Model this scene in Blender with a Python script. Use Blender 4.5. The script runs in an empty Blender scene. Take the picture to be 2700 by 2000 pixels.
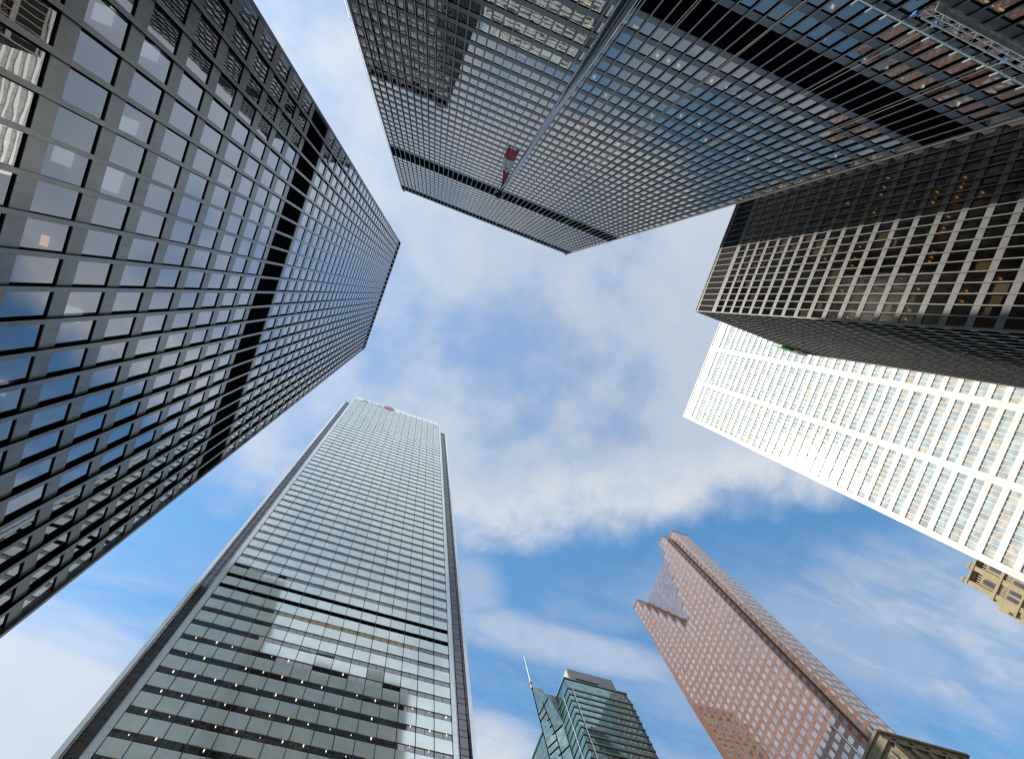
import bpy, math, random
from mathutils import Matrix, Vector
random.seed(7)
S = bpy.context.scene
COL = S.collection
R_ = math.radians

# ------------------------------------------------------------------ camera
CAMZ = 1.6
cam = bpy.data.cameras.new("camera")
cam.sensor_width = 36.0
cam.lens = 36.0 * 1587.066 / 2700.0
cam.clip_start = 0.1
cam.clip_end = 6000.0
cam_o = bpy.data.objects.new("camera", cam)
COL.objects.link(cam_o)
CR = ((0.93060099, -0.34230939, -0.12963829),      # image right, down, forward, in east/north/up
      (0.32487271, 0.93558641, -0.13833219),
      (0.16864023, 0.08661613, 0.98186461))
M = Matrix.Identity(4)
for i in range(3):
    M[i][0] = CR[0][i]; M[i][1] = -CR[1][i]; M[i][2] = -CR[2][i]
M[2][3] = CAMZ
cam_o.matrix_world = M
S.camera = cam_o
S.render.resolution_x = 1024
S.render.resolution_y = 758
S.cycles.use_denoising = True
S.cycles.max_bounces = 10
S.cycles.glossy_bounces = 4
S.cycles.diffuse_bounces = 3
S.cycles.transparent_max_bounces = 12
S.cycles.sample_clamp_indirect = 4.0
S.cycles.filter_width = 1.3
S.view_settings.view_transform = 'Standard'
S.view_settings.look = 'None'
S.view_settings.exposure = 0.6
S.view_settings.gamma = 1.0

# ------------------------------------------------------------------ sun and sky
SUN_EL, SUN_AZ = 53.0, 5.2          # sun stands in the west, a little north of it
sd = Vector((-math.cos(R_(SUN_EL)) * math.cos(R_(SUN_AZ)), math.cos(R_(SUN_EL)) * math.sin(R_(SUN_AZ)), math.sin(R_(SUN_EL))))
sl = bpy.data.lights.new("sun", 'SUN')
sl.energy = 3.6
sl.angle = R_(0.5)
sl.color = (1.0, 0.93, 0.82)
so = bpy.data.objects.new("sun", sl)
COL.objects.link(so)
so.rotation_euler = sd.to_track_quat('Z', 'Y').to_euler()

W = bpy.data.worlds.new("World")
S.world = W
W.use_nodes = True
wt = W.node_tree
wt.nodes.clear()


class X:
    """small expression wrapper that writes math nodes"""
    def __init__(s, t, sock): s.t = t; s.s = sock
    def op(s, o, b=None, c=None):
        n = s.t.nodes.new('ShaderNodeMath'); n.operation = o
        for i, v in enumerate((s, b, c)):
            if v is None: continue
            if isinstance(v, X): s.t.links.new(v.s, n.inputs[i])
            else: n.inputs[i].default_value = float(v)
        return X(s.t, n.outputs[0])
    def __add__(s, b): return s.op('ADD', b)
    __radd__ = __add__
    def __mul__(s, b): return s.op('MULTIPLY', b)
    __rmul__ = __mul__
    def __sub__(s, b): return s.op('SUBTRACT', b)
    def __rsub__(s, b): return (s * -1.0) + b
    def __truediv__(s, b): return s.op('DIVIDE', b)
    def mx(s, b): return s.op('MAXIMUM', b)
    def mn(s, b): return s.op('MINIMUM', b)
    def pw(s, b): return s.op('POWER', b)
    def sm(s, a, b):
        n = s.t.nodes.new('ShaderNodeMapRange'); n.interpolation_type = 'SMOOTHSTEP'
        s.t.links.new(s.s, n.inputs[0])
        n.inputs[1].default_value = a; n.inputs[2].default_value = b
        return X(s.t, n.outputs[0])


def xyz(t, vec):
    n = t.nodes.new('ShaderNodeSeparateXYZ'); t.links.new(vec, n.inputs[0])
    return X(t, n.outputs[0]), X(t, n.outputs[1]), X(t, n.outputs[2])


def comb(t, *v):
    n = t.nodes.new('ShaderNodeCombineXYZ')
    for i, a in enumerate(v):
        if isinstance(a, X): t.links.new(a.s, n.inputs[i])
        else: n.inputs[i].default_value = a
    return n.outputs[0]


def noise(t, vec, scale, det=4.0, rough=0.5, dist=0.0, dim='3D'):
    n = t.nodes.new('ShaderNodeTexNoise'); n.noise_dimensions = dim
    t.links.new(vec, n.inputs['Vector'])
    n.inputs['Scale'].default_value = scale; n.inputs['Detail'].default_value = det
    n.inputs['Roughness'].default_value = rough; n.inputs['Distortion'].default_value = dist
    return X(t, n.outputs[0])


def mixc(t, f, a, b):
    n = t.nodes.new('ShaderNodeMix'); n.data_type = 'RGBA'
    def put(sock, v):
        if isinstance(v, X): t.links.new(v.s, sock)
        elif isinstance(v, tuple): sock.default_value = (v[0], v[1], v[2], 1)
        elif isinstance(v, float): sock.default_value = v
        else: t.links.new(v, sock)
    put(n.inputs[0], f); put(n.inputs[6], a); put(n.inputs[7], b)
    return n.outputs[2]


tc = wt.nodes.new('ShaderNodeTexCoord')
dx, dy, dz = xyz(wt, tc.outputs['Generated'])
dzc = dz.mx(0.12)
tx, ty = dx / dzc, dy / dzc                       # where the ray meets a flat cloud deck
P = comb(wt, tx, ty, 0.0)
P2 = comb(wt, tx + 3.7, ty + 8.1, 2.0)
n1 = noise(wt, P, 3.2, 6, 0.52, 0.25)
n2 = noise(wt, P2, 7.5, 5, 0.55, 0.1)
n3 = noise(wt, P2, 1.9, 3, 0.5, 0.2)
n5 = noise(wt, P, 16.0, 5, 0.6, 0.3)
edge = 0.41 - (tx - 0.2).mx(0.0) * 0.52 + (0.0 - tx).sm(0.40, 0.62) * 0.8
d0 = edge - ty + (n2 - 0.5) * 0.16 + (n5 - 0.5) * 0.07
deck = d0.sm(-0.05, 0.09)
gap = (n1 * 0.55 + n3 * 0.2 + n2 * 0.25 + (n5 - 0.5) * 0.10)
far = (tx - ty * 0.4).sm(0.42, 0.75) * 0.22
holes = (gap + far).sm(0.37, 0.53)
rim = (1.0 - d0.sm(0.05, 0.20)) * tx.sm(0.05, 0.22)
south = (0.0 - ty).sm(0.0, 0.35)
rimfill = rim.mx(south * 0.35)
a_deck = deck * (0.44 + 0.56 * holes.mx(rimfill))
Pc = comb(wt, tx * 0.9 + ty * 0.15, ty * 3.4 - tx * 0.35, 4.0)
c1 = noise(wt, Pc, 2.2, 6, 0.58, 0.5)
c2 = noise(wt, Pc, 6.0, 5, 0.6, 0.6)
cir = (c1 * 0.7 + c2 * 0.3).sm(0.38, 0.76) * 0.46


def blob(cx, cy, rx, ry, k):
    ex, ey = (tx - cx) / rx, (ty - cy) / ry
    q = ex * ex + ey * ey
    q = q.op('SQRT') + (c1 - 0.5) * 0.9 + (c2 - 0.5) * 0.35
    return (1.0 - q.sm(0.45, 1.15)) * k


north = 1.0 - d0.sm(-0.22, -0.03)
c = (cir + tx.sm(0.30, 0.5) * (1.0 - ty.sm(0.36, 0.5)) * (c2 * 0.34)).mn(1.0) * north
for b in ((-0.42, 0.86, 0.34, 0.22, 0.9), (0.33, 0.80, 0.22, 0.13, 0.92), (0.40, 0.52, 0.30, 0.05, 0.55),
          (1.0, 0.36, 0.35, 0.10, 0.36), (0.22, 0.47, 0.09, 0.09, 0.4), (0.80, 0.55, 0.3, 0.08, 0.28)):
    c = c.mx(blob(*b))
alpha = a_deck.mx(c).mn(1.0)
shade = (n2 * 0.55 + n1 * 0.45).sm(0.38, 0.66)
ccol = mixc(wt, shade, (0.265, 0.335, 0.46), (0.345, 0.40, 0.475))
ccol = mixc(wt, (rim * (0.5 + 0.5 * n5.sm(0.25, 0.65))).mx(south * 0.45).mx(north * 0.75), ccol, (0.47, 0.495, 0.54))
sky = wt.nodes.new('ShaderNodeTexSky')
sky.sky_type = 'NISHITA'
sky.sun_disc = False
sky.sun_elevation = R_(SUN_EL)
sky.sun_rotation = math.atan2(sd.x, sd.y)
sky.altitude = 100.0
sky.air_density = 1.0
sky.dust_density = 0.2
sky.ozone_density = 3.0
bg1 = wt.nodes.new('ShaderNodeBackground'); bg1.inputs[1].default_value = 0.15
hs = wt.nodes.new('ShaderNodeHueSaturation'); hs.inputs['Saturation'].default_value = 1.14; hs.inputs['Value'].default_value = 1.12
wt.links.new(sky.outputs[0], hs.inputs['Color'])
tint = wt.nodes.new('ShaderNodeMix'); tint.data_type = 'RGBA'; tint.blend_type = 'MULTIPLY'
tint.inputs[0].default_value = 1.0; tint.inputs[7].default_value = (0.98, 1.13, 0.97, 1)
wt.links.new(hs.outputs[0], tint.inputs[6])
wt.links.new(tint.outputs[2], bg1.inputs[0])
bg2 = wt.nodes.new('ShaderNodeBackground')
toward = (dx * sd.x + dy * sd.y + dz * sd.z).mx(0.0)           # unseen southern and sunward clouds made brighter to light facades and fill reflections
glow = toward.pw(7.0) * 0.6 + (0.0 - ty).sm(0.42, 0.95) * 1.5 + 1.0
wt.links.new(glow.s, bg2.inputs[1])
wt.links.new(ccol, bg2.inputs[0])
mxs = wt.nodes.new('ShaderNodeMixShader')
wt.links.new(alpha.s, mxs.inputs[0])
wt.links.new(bg1.outputs[0], mxs.inputs[1])
wt.links.new(bg2.outputs[0], mxs.inputs[2])
wo = wt.nodes.new('ShaderNodeOutputWorld')
wt.links.new(mxs.outputs[0], wo.inputs[0])


# ------------------------------------------------------------------ materials
def new_mat(name):
    m = bpy.data.materials.new(name); m.use_nodes = True
    t = m.node_tree
    b = t.nodes['Principled BSDF']
    return m, t, b


def objco(t):
    n = t.nodes.new('ShaderNodeNewGeometry')
    return n.outputs['Position']


def paint(name, col, rough=0.5, metal=0.0, var=0.25, scale=0.35, streak=True, ior=1.5, bump=0.0):
    """painted or stone surface with slight weathering"""
    m, t, b = new_mat(name)
    p = objco(t)
    px, py, pz = xyz(t, p)
    v = comb(t, px, py, pz * (0.12 if streak else 1.0))
    a = noise(t, v, scale * 4, 5, 0.6)
    c_ = noise(t, p, scale, 3, 0.5)
    f = (a * 0.6 + c_ * 0.4).sm(0.3, 0.7)
    lo = tuple(x * (1 - var) for x in col); hi = tuple(min(1, x * (1 + var * 0.6)) for x in col)
    t.links.new(mixc(t, f, lo, hi), b.inputs['Base Color'])
    rr = (a - 0.5) * 0.2 + rough
    t.links.new(rr.s, b.inputs['Roughness'])
    b.inputs['Metallic'].default_value = metal
    b.inputs['IOR'].default_value = ior
    if bump:
        bn = t.nodes.new('ShaderNodeBump'); bn.inputs['Distance'].default_value = bump
        t.links.new(noise(t, p, 1.1, 2, 0.5).s, bn.inputs['Height'])
        t.links.new(bn.outputs[0], b.inputs['Normal'])
    return m


def wavy(t, scale, dist, zs=1.0):
    p = objco(t)
    px, py, pz = xyz(t, p)
    v = comb(t, px, py, pz * zs)
    bn = t.nodes.new('ShaderNodeBump')
    bn.inputs['Strength'].default_value = 1.0
    bn.inputs['Distance'].default_value = dist
    t.links.new(noise(t, v, scale, 1.5, 0.4).s, bn.inputs['Height'])
    return bn.outputs[0]


def glass(name, r0=0.14, expo=3.6, tint=(0.30, 0.31, 0.32), refl=(0.93, 0.95, 1.0), wav=0.006, wscale=0.9, zs=1.0):
    """tinted window glass: a dark see-through sheet with a mirror-like face"""
    m = bpy.data.materials.new(name); m.use_nodes = True
    t = m.node_tree; t.nodes.clear()
    out = t.nodes.new('ShaderNodeOutputMaterial')
    g = t.nodes.new('ShaderNodeNewGeometry')
    dp = t.nodes.new('ShaderNodeVectorMath'); dp.operation = 'DOT_PRODUCT'
    t.links.new(g.outputs['Normal'], dp.inputs[0]); t.links.new(g.outputs['Incoming'], dp.inputs[1])
    cs = X(t, dp.outputs['Value']).op('ABSOLUTE').mn(1.0)
    f = (1.0 - cs).pw(expo) * (1 - r0) + r0
    tr = t.nodes.new('ShaderNodeBsdfTransparent'); tr.inputs[0].default_value = (*tint, 1)
    gl = t.nodes.new('ShaderNodeBsdfGlossy'); gl.inputs['Color'].default_value = (*refl, 1)
    gl.inputs['Roughness'].default_value = 0.012
    t.links.new(wavy(t, wscale, wav, zs), gl.inputs['Normal'])
    mx_ = t.nodes.new('ShaderNodeMixShader')
    t.links.new(f.s, mx_.inputs[0]); t.links.new(tr.outputs[0], mx_.inputs[1]); t.links.new(gl.outputs[0], mx_.inputs[2])
    t.links.new(mx_.outputs[0], out.inputs[0])
    return m


def pane(name, col, rough=0.03, ior=1.9, wav=0.004, wscale=0.7, var=0.2, metal=0.0):
    """opaque glazed panel: coloured body with a mirror-like face"""
    m, t, b = new_mat(name)
    p = objco(t)
    f = noise(t, p, 0.45, 3, 0.5).sm(0.35, 0.65)
    t.links.new(mixc(t, f, tuple(x * (1 - var) for x in col), tuple(x * (1 + var) for x in col)), b.inputs['Base Color'])
    b.inputs['Roughness'].default_value = rough
    b.inputs['IOR'].default_value = ior
    b.inputs['Metallic'].default_value = metal
    if wav: t.links.new(wavy(t, wscale, wav), b.inputs['Normal'])
    return m


def lamp(name, col, s):
    m = bpy.data.materials.new(name); m.use_nodes = True
    t = m.node_tree; t.nodes.clear()
    out = t.nodes.new('ShaderNodeOutputMaterial'); e = t.nodes.new('ShaderNodeEmission')
    e.inputs[0].default_value = (*col, 1); e.inputs[1].default_value = s
    t.links.new(e.outputs[0], out.inputs[0])
    m.cycles.emission_sampling = 'NONE'
    return m


K = {}
K['steel'] = paint('black_steel', (0.16, 0.17, 0.163), 0.24, var=0.45, scale=0.6, ior=1.75)
K['steel_b'] = paint('graphite_steel', (0.105, 0.108, 0.116), 0.42, var=0.25)
K['steel_c'] = paint('bronze_steel', (0.105, 0.107, 0.10), 0.5, var=0.25)
K['reveal'] = paint('black_gasket_and_shade', (0.006, 0.006, 0.007), 0.8, var=0.2, ior=1.06)  # frame gaskets, and the shade painted on the mullion webs
K['louvre'] = paint('black_louvre', (0.003, 0.003, 0.004), 0.9, var=0.3, ior=1.03)
K['louvre_c'] = paint('grey_louvre', (0.028, 0.028, 0.026), 0.8, var=0.3, ior=1.1)
K['ceiling'] = paint('office_ceiling', (0.42, 0.41, 0.39), 0.8, var=0.1, streak=False)
K['core'] = paint('core_wall', (0.10, 0.085, 0.075), 0.8, var=0.3)
K['glass_a'] = glass('bronze_glass', 0.11, 1.9, refl=(0.95, 0.94, 0.97), wav=0.0016)
K['glass_b'] = glass('grey_glass', 0.11, 1.95, refl=(1.0, 0.87, 0.76), wav=0.002)
K['glass_c'] = glass('brown_glass', 0.06, 4.0, tint=(0.34, 0.30, 0.25), refl=(0.95, 0.93, 0.9), wav=0.007, wscale=0.8, zs=2.2)
K['blind'] = paint('cream_blind', (0.42, 0.38, 0.24), 0.8, var=0.15)
K['warm'] = lamp('warm_lamp', (1.0, 0.50, 0.14), 0.5)
K['warm2'] = lamp('amber_lamp', (1.0, 0.62, 0.25), 1.0)
K['cool'] = lamp('white_lamp', (1.0, 0.80, 0.55), 1.2)
K['panel'] = lamp('light_panel', (0.85, 0.95, 1.0), 0.45)
K['roller'] = paint('roller_blind', (0.62, 0.61, 0.58), 0.8, var=0.1)
K['white_glass'] = pane('white_fritted_glass', (0.86, 0.94, 0.865), 0.07, 2.3, wav=0.004, wscale=0.25, var=0.05, metal=0.3)
K['white_strip'] = pane('pale_glass_strip', (0.80, 0.85, 0.86), 0.10, 1.9, wav=0.0, var=0.04, metal=0.3)
K['dark_glass'] = pane('dark_strip_glass', (0.026, 0.023, 0.021), 0.03, 2.5, wav=0.004, wscale=0.6)
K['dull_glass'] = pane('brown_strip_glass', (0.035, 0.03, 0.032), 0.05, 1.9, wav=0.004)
K['joint'] = paint('dark_joint', (0.03, 0.03, 0.028), 0.6, var=0.1)
K['blind_d'] = paint('lit_cream_blind', (0.60, 0.52, 0.36), 0.6, var=0.1)
K['stainless'] = paint('pale_stainless', (0.70, 0.635, 0.545), 0.45, var=0.13, scale=0.22)
K['stain2'] = paint('pale_stainless_panel', (0.62, 0.54, 0.46), 0.5, var=0.12)
K['glass_f'] = pane('blue_green_glass', (0.44, 0.50, 0.50), 0.05, 1.7, wav=0.003, var=0.22)
K['glass_f2'] = pane('gold_tinted_glass', (0.52, 0.485, 0.41), 0.05, 1.7, wav=0.003, var=0.22)
K['granite'] = paint('red_granite', (0.225, 0.112, 0.078), 0.20, var=0.28, streak=False, ior=1.58)
K['glass_e'] = pane('grey_mauve_glass', (0.50, 0.445, 0.42), 0.05, 1.8, wav=0.004, var=0.15, metal=0.85)
K['glass_e2'] = pane('mauve_curtain_glass', (0.34, 0.30, 0.32), 0.08, 1.6, wav=0.003, var=0.12, metal=0.8)
K['teal'] = paint('teal_spandrel', (0.035, 0.13, 0.115), 0.3, var=0.3)
K['teal_glass'] = pane('teal_glass', (0.20, 0.29, 0.275), 0.03, 2.0, wav=0.003, metal=0.85)
K['beige_metal'] = paint('beige_cladding', (0.46, 0.43, 0.37), 0.5, var=0.12)
K['grey_metal'] = paint('grey_cladding', (0.16, 0.155, 0.15), 0.5, var=0.25)
K['stone'] = paint('buff_limestone', (0.42, 0.33, 0.20), 0.8, var=0.2, streak=False)
K['stone2'] = paint('weathered_sandstone', (0.23, 0.195, 0.13), 0.85, var=0.3, streak=False)
K['old_glass'] = pane('old_window_glass', (0.05, 0.06, 0.075), 0.05, 1.8, wav=0.0)
K['shadow_stone'] = paint('recess_shade_stone', (0.20, 0.155, 0.10), 0.9, var=0.2, streak=False)  # darker stone: shade of recesses and slots put into the colour
K['alu'] = paint('brushed_aluminium', (0.62, 0.63, 0.64), 0.28, metal=1.0, var=0.12)
K['pole'] = paint('dark_bronze_pole', (0.022, 0.022, 0.022), 0.10, var=0.1, ior=2.1)
K['pole_pale'] = paint('pale_green_mast', (0.36, 0.46, 0.44), 0.5, var=0.1)
K['alu2'] = paint('galvanised_steel', (0.55, 0.60, 0.60), 0.4, metal=0.5, var=0.2)
K['black_ball'] = paint('black_finial', (0.01, 0.01, 0.01), 0.2)
K['red'] = paint('red_cloth', (0.42, 0.012, 0.018), 0.7, var=0.15)
K['white'] = paint('white_cloth', (0.75, 0.75, 0.75), 0.75, var=0.08)
K['rope'] = paint('tan_rope', (0.42, 0.36, 0.24), 0.8, var=0.2)
K['blue'] = paint('blue_plastic', (0.10, 0.22, 0.55), 0.4, var=0.2)
K['green'] = paint('green_sign', (0.06, 0.34, 0.08), 0.5, var=0.1)
K['pale'] = paint('pale_sign', (0.55, 0.55, 0.42), 0.5, var=0.1)
K['ground'] = paint('granite_paving', (0.22, 0.215, 0.205), 0.75, var=0.2, streak=False)
K['asphalt'] = paint('asphalt', (0.05, 0.05, 0.052), 0.85, var=0.25, streak=False)
K['logo_red'] = paint('red_logo', (0.42, 0.13, 0.12), 0.5, var=0.05)
K['logo_grey'] = paint('pale_letter', (0.62, 0.66, 0.68), 0.5, var=0.05)
K['copper'] = paint('copper_ball', (0.55, 0.30, 0.18), 0.4, var=0.2)


# ------------------------------------------------------------------ mesh helpers
class MB:
    def __init__(s): s.v = []; s.f = []; s.mi = []
    def poly(s, pts, mi=0):
        n = len(s.v); s.v += [tuple(p) for p in pts]; s.f.append(tuple(range(n, n + len(pts)))); s.mi.append(mi)
        return s
    def box(s, x0, x1, y0, y1, z0, z1, mi=0, bottom=None):
        if x0 > x1: x0, x1 = x1, x0
        if y0 > y1: y0, y1 = y1, y0
        n = len(s.v)
        s.v += [(x0, y0, z0), (x1, y0, z0), (x1, y1, z0), (x0, y1, z0), (x0, y0, z1), (x1, y0, z1), (x1, y1, z1), (x0, y1, z1)]
        for k, q in enumerate(((0, 3, 2, 1), (4, 5, 6, 7), (0, 1, 5, 4), (1, 2, 6, 5), (2, 3, 7, 6), (3, 0, 4, 7))):
            s.f.append(tuple(n + i for i in q)); s.mi.append(bottom if (k == 0 and bottom is not None) else mi)
        return s
    def prism(s, pts, d, mi=0):
        """closed outline pts extruded by the vector d"""
        n = len(s.v); k = len(pts)
        s.v += [tuple(p) for p in pts] + [(p[0] + d[0], p[1] + d[1], p[2] + d[2]) for p in pts]
        s.f.append(tuple(range(n, n + k))); s.f.append(tuple(range(n + 2 * k - 1, n + k - 1, -1)))
        s.mi += [mi, mi]
        for i in range(k):
            j = (i + 1) % k
            s.f.append((n + j, n + i, n + k + i, n + k + j)); s.mi.append(mi)
        return s
    def tube(s, p, q, r0, r1=None, n=10, mi=0):
        r1 = r0 if r1 is None else r1
        p, q = Vector(p), Vector(q); a = (q - p).normalized()
        u = a.orthogonal().normalized(); w = a.cross(u)
        b = len(s.v)
        for c_, r in ((p, r0), (q, r1)):
            for i in range(n):
                an = 2 * math.pi * i / n
                s.v.append(tuple(c_ + (u * math.cos(an) + w * math.sin(an)) * r))
        for i in range(n):
            j = (i + 1) % n
            s.f.append((b + i, b + j, b + n + j, b + n + i)); s.mi.append(mi)
        s.f.append(tuple(b + i for i in range(n - 1, -1, -1))); s.f.append(tuple(b + n + i for i in range(n)))
        s.mi += [mi, mi]
        return s
    def ball(s, c_, r, n=14, m=8, mi=0):
        for j in range(m):
            for i in range(n):
                q = []
                for (a, b) in ((i, j), (i + 1, j), (i + 1, j + 1), (i, j + 1)):
                    th = 2 * math.pi * a / n; ph = math.pi * b / m
                    q.append((c_[0] + r * math.sin(ph) * math.cos(th), c_[1] + r * math.sin(ph) * math.sin(th), c_[2] - r * math.cos(ph)))
                if j == 0: q = [q[0], q[2], q[3]]
                elif j == m - 1: q = q[:3]
                s.poly(q, mi)
        return s
    def build(s, name, mats, parent=None, kind=None, smooth=False):
        me = bpy.data.meshes.new(name)
        o = Vector((0, 0, 0))
        if parent is not None:
            par = parent
            while par is not None:
                o += par.location; par = par.parent
        me.from_pydata([(v[0] - o.x, v[1] - o.y, v[2] - o.z) for v in s.v], [], s.f)
        if not isinstance(mats, (list, tuple)): mats = [mats]
        for m in mats: me.materials.append(m)
        if len(mats) > 1: me.polygons.foreach_set('material_index', s.mi)
        if smooth: me.polygons.foreach_set('use_smooth', [True] * len(me.polygons))
        me.update()
        ob = bpy.data.objects.new(name, me)
        COL.objects.link(ob)
        if parent is not None: ob.parent = parent
        if kind: ob['kind'] = kind
        return ob


def thing(name, label, cat, loc, group=None):
    o = bpy.data.objects.new(name, None); COL.objects.link(o)
    o.location = loc; o['label'] = label; o['category'] = cat
    if group: o['group'] = group
    return o


def face_map(side, x0, x1, y0, y1):
    """(u along the face, v outwards, z) to world, plus the face's width"""
    if side == 'E': return (lambda u, v, z: (x1 + v, y0 + u, z)), y1 - y0
    if side == 'W': return (lambda u, v, z: (x0 - v, y1 - u, z)), y1 - y0
    if side == 'N': return (lambda u, v, z: (x1 - u, y1 + v, z)), x1 - x0
    return (lambda u, v, z: (x0 + u, y0 - v, z)), x1 - x0


def fbox(mb, F, u0, u1, v0, v1, z0, z1, mi=0):
    a = F(u0, v0, z0); b = F(u1, v1, z1)
    mb.box(a[0], b[0], a[1], b[1], a[2], b[2], mi)


def screen_area(pts):
    q = []
    for p in pts:
        d = (p[0], p[1], p[2] - CAMZ)
        c_ = [sum(CR[i][k] * d[k] for k in range(3)) for i in range(3)]
        if c_[2] <= 0.1: return 0.0
        q.append((1350 + 1587 * c_[0] / c_[2], 1000 + 1587 * c_[1] / c_[2]))
    mx_ = sum(a for a, b in q) / len(q); my_ = sum(b for a, b in q) / len(q)
    if not (-30 < mx_ < 2730 and -30 < my_ < 2030): return 0.0
    return abs(sum(q[i][0] * q[i - 1][1] - q[i - 1][0] * q[i][1] for i in range(len(q)))) / 2


def best(cands, n):
    """split candidates (area, ...) into the n largest in the picture and the rest"""
    o = sorted(range(len(cands)), key=lambda i: -cands[i][0])
    top = set(i for i in o[:n] if cands[i][0] > 0)
    return [cands[i] for i in range(len(cands)) if i in top], [cands[i] for i in range(len(cands)) if i not in top]


# ------------------------------------------------------------------ ground
g = MB().box(-1500, 1500, -1500, 1500, -1.0, 0.0).build('ground', K['ground']); g['kind'] = 'structure'
g = MB().poly([(-600, 30, 0.004), (600, 30, 0.004), (600, 42, 0.004), (-600, 42, 0.004)]).build('road', K['asphalt']); g['kind'] = 'structure'


# ------------------------------------------------------------------ black steel and glass towers
def steel_tower(name, label, x0, x1, y0, y1, H, bays, wins, blacks, cap, steel, glassm, louvre, seen, blinds=(), vflange=0.16, mull=0.11, ins=0.06, hd=0.12):
    """wins: list of (sill, head) heights; blacks: list of (z0, z1); bays: panes on the E/W and N/S faces"""
    T = thing(name, label, 'office tower', ((x0 + x1) / 2, (y0 + y1) / 2, 0))
    # solid core and lobby
    MB().box(x0 + 7, x1 - 7, y0 + 7, y1 - 7, 0, H - 1.5).build('core', K['core'], T)
    zs = sorted(wins + blacks)
    # spandrels are floor plates that reach the facade
    prev = max(0.0, zs[0][0] - 1.1)
    for i, (a, b) in enumerate(zs):
        MB().box(x0, x1, y0, y1, prev, a, bottom=1).build('spandrel', [steel, K['ceiling']], T)
        prev = b
    MB().box(x0, x1, y0, y1, prev, H, bottom=1).build('roof_fascia', [steel, K['ceiling']], T)
    if cap:
        MB().box(x0 - 0.12, x1 + 0.12, y0 - 0.12, y1 + 0.12, H - 0.35, H + 0.05).build('roof_coping', K['alu2'] if cap == 2 else steel, T)
    MB().box(x0 + 2, x1 - 2, y0 + 2, y1 - 2, 0, zs[0][0] - 1.1 if zs[0][0] > 1.2 else 0.1).build('lobby', K['core'], T)
    for (a, b) in blacks:
        mb = MB().box(x0 + 0.1, x1 - 0.1, y0 + 0.1, y1 - 0.1, a, b)
        mb.build('louvre_band', louvre, T)
    wc, mc = [], []
    for side in 'EWNS':
        F, wd = face_map(side, x0, x1, y0, y1)
        nb = bays[0] if side in 'EW' else bays[1]
        st = wd / nb
        for k in range(nb + 1):
            u = k * st
            ar = screen_area([F(u, 0, 5), F(u + 0.3, 0, 5), F(u + 0.3, 0, H), F(u, 0, H)]) if side in seen else 0
            if side in seen:
                zl = next((z for z in range(int(H), 4, -4) if screen_area([F(u, 0, z), F(u + .3, 0, z), F(u + .3, 0, z + 4), F(u, 0, z + 4)]) > 0), None)
                ar = 10 + k if zl is not None else 0
            mc.append((ar, side, u))
        for (a, b) in wins:
            for k in range(nb):
                u0, u1 = k * st, (k + 1) * st
                ar = screen_area([F(u0, 0, a), F(u1, 0, a), F(u1, 0, b), F(u0, 0, b)]) if side in seen else 0
                wc.append((ar, side, u0, u1, a, b))
    hl = [(s_, u, z) for (s_, u, z) in blinds]

    def win(mb, side, u0, u1, a, b):
        F, wd = face_map(side, x0, x1, y0, y1)
        tw, tl = random.gauss(0, 0.0026), random.gauss(0, 0.0026)
        w2, h2 = (u1 - u0) / 2, (b - a) / 2
        j = 0.07
        pts = [F(u0 + j, -ins - tw * w2 - tl * h2, a + 0.03), F(u1 - j, -ins + tw * w2 - tl * h2, a + 0.03),
               F(u1 - j, -ins + tw * w2 + tl * h2, b - hd), F(u0 + j, -ins - tw * w2 + tl * h2, b - hd)]
        mb.poly(pts, 0)
        fbox(mb, F, u0, u0 + j, -ins - 0.04, -ins + 0.03, a, b, 1)
        fbox(mb, F, u1 - j, u1, -ins - 0.04, -ins + 0.03, a, b, 1)
        fbox(mb, F, u0 + j, u1 - j, -ins - 0.04, -ins + 0.03, b - hd, b, 1)
        fbox(mb, F, u0 + j, u1 - j, -ins - 0.04, -ins + 0.03, a, a + 0.03, 1)
        if random.random() < 0.055:
            lo = b - (b - a) * random.choice((0.3, 0.45, 0.6, 0.8))
            fbox(mb, F, u0 + j, u1 - j, -ins - 0.22, -ins - 0.19, lo, b - hd, 3)
        for (s_, uu, zz) in hl:
            if s_ == side and u0 <= uu < u1 and a - 0.5 <= zz < b + 0.6:
                lo = a + (b - a) * random.choice((0.0, 0.0, 0.3))
                fbox(mb, F, u0 + j, u1 - j, -ins - 0.30, -ins - 0.26, lo, b - hd, 2)

    big, rest = best(wc, 99)
    for w in big:
        mb = MB(); win(mb, *w[1:]); mb.build('window', [glassm, K['reveal'], K['blind'], K['roller']], T)
    mb = MB()
    for w in rest: win(mb, *w[1:])
    mb.build('window', [glassm, K['reveal'], K['blind'], K['roller']], T, kind='stuff')

    def mul(mb, side, u):
        F, wd = face_map(side, x0, x1, y0, y1)
        z0 = zs[0][0] - 1.1
        fbox(mb, F, u - 0.02, u + 0.02, 0.002, vflange - 0.021, z0, H, 1)         # web of the I-beam, painted black for the shade on its sides
        fbox(mb, F, u - mull, u + mull, vflange - 0.02, vflange, z0, H)        # outer flange
        fbox(mb, F, u - mull * 0.8, u - 0.021, 0.002, 0.02, z0, H, 1); fbox(mb, F, u + 0.021, u + mull * 0.8, 0.002, 0.02, z0, H, 1)
    big, rest = best(mc, 99)
    for m_ in big:
        mb = MB(); mul(mb, *m_[1:]); mb.build('mullion', [steel, K['reveal']], T)
    mb = MB()
    for m_ in rest: mul(mb, *m_[1:])
    mb.build('mullion', [steel, K['reveal']], T, kind='stuff')
    for (cx, cy) in ((x0, y0), (x0, y1), (x1, y0), (x1, y1)):
        MB().box(cx - 0.11, cx + 0.11, cy - 0.11, cy + 0.11, 0, H - 0.4).build('corner_post', steel, T)
    return T


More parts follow.
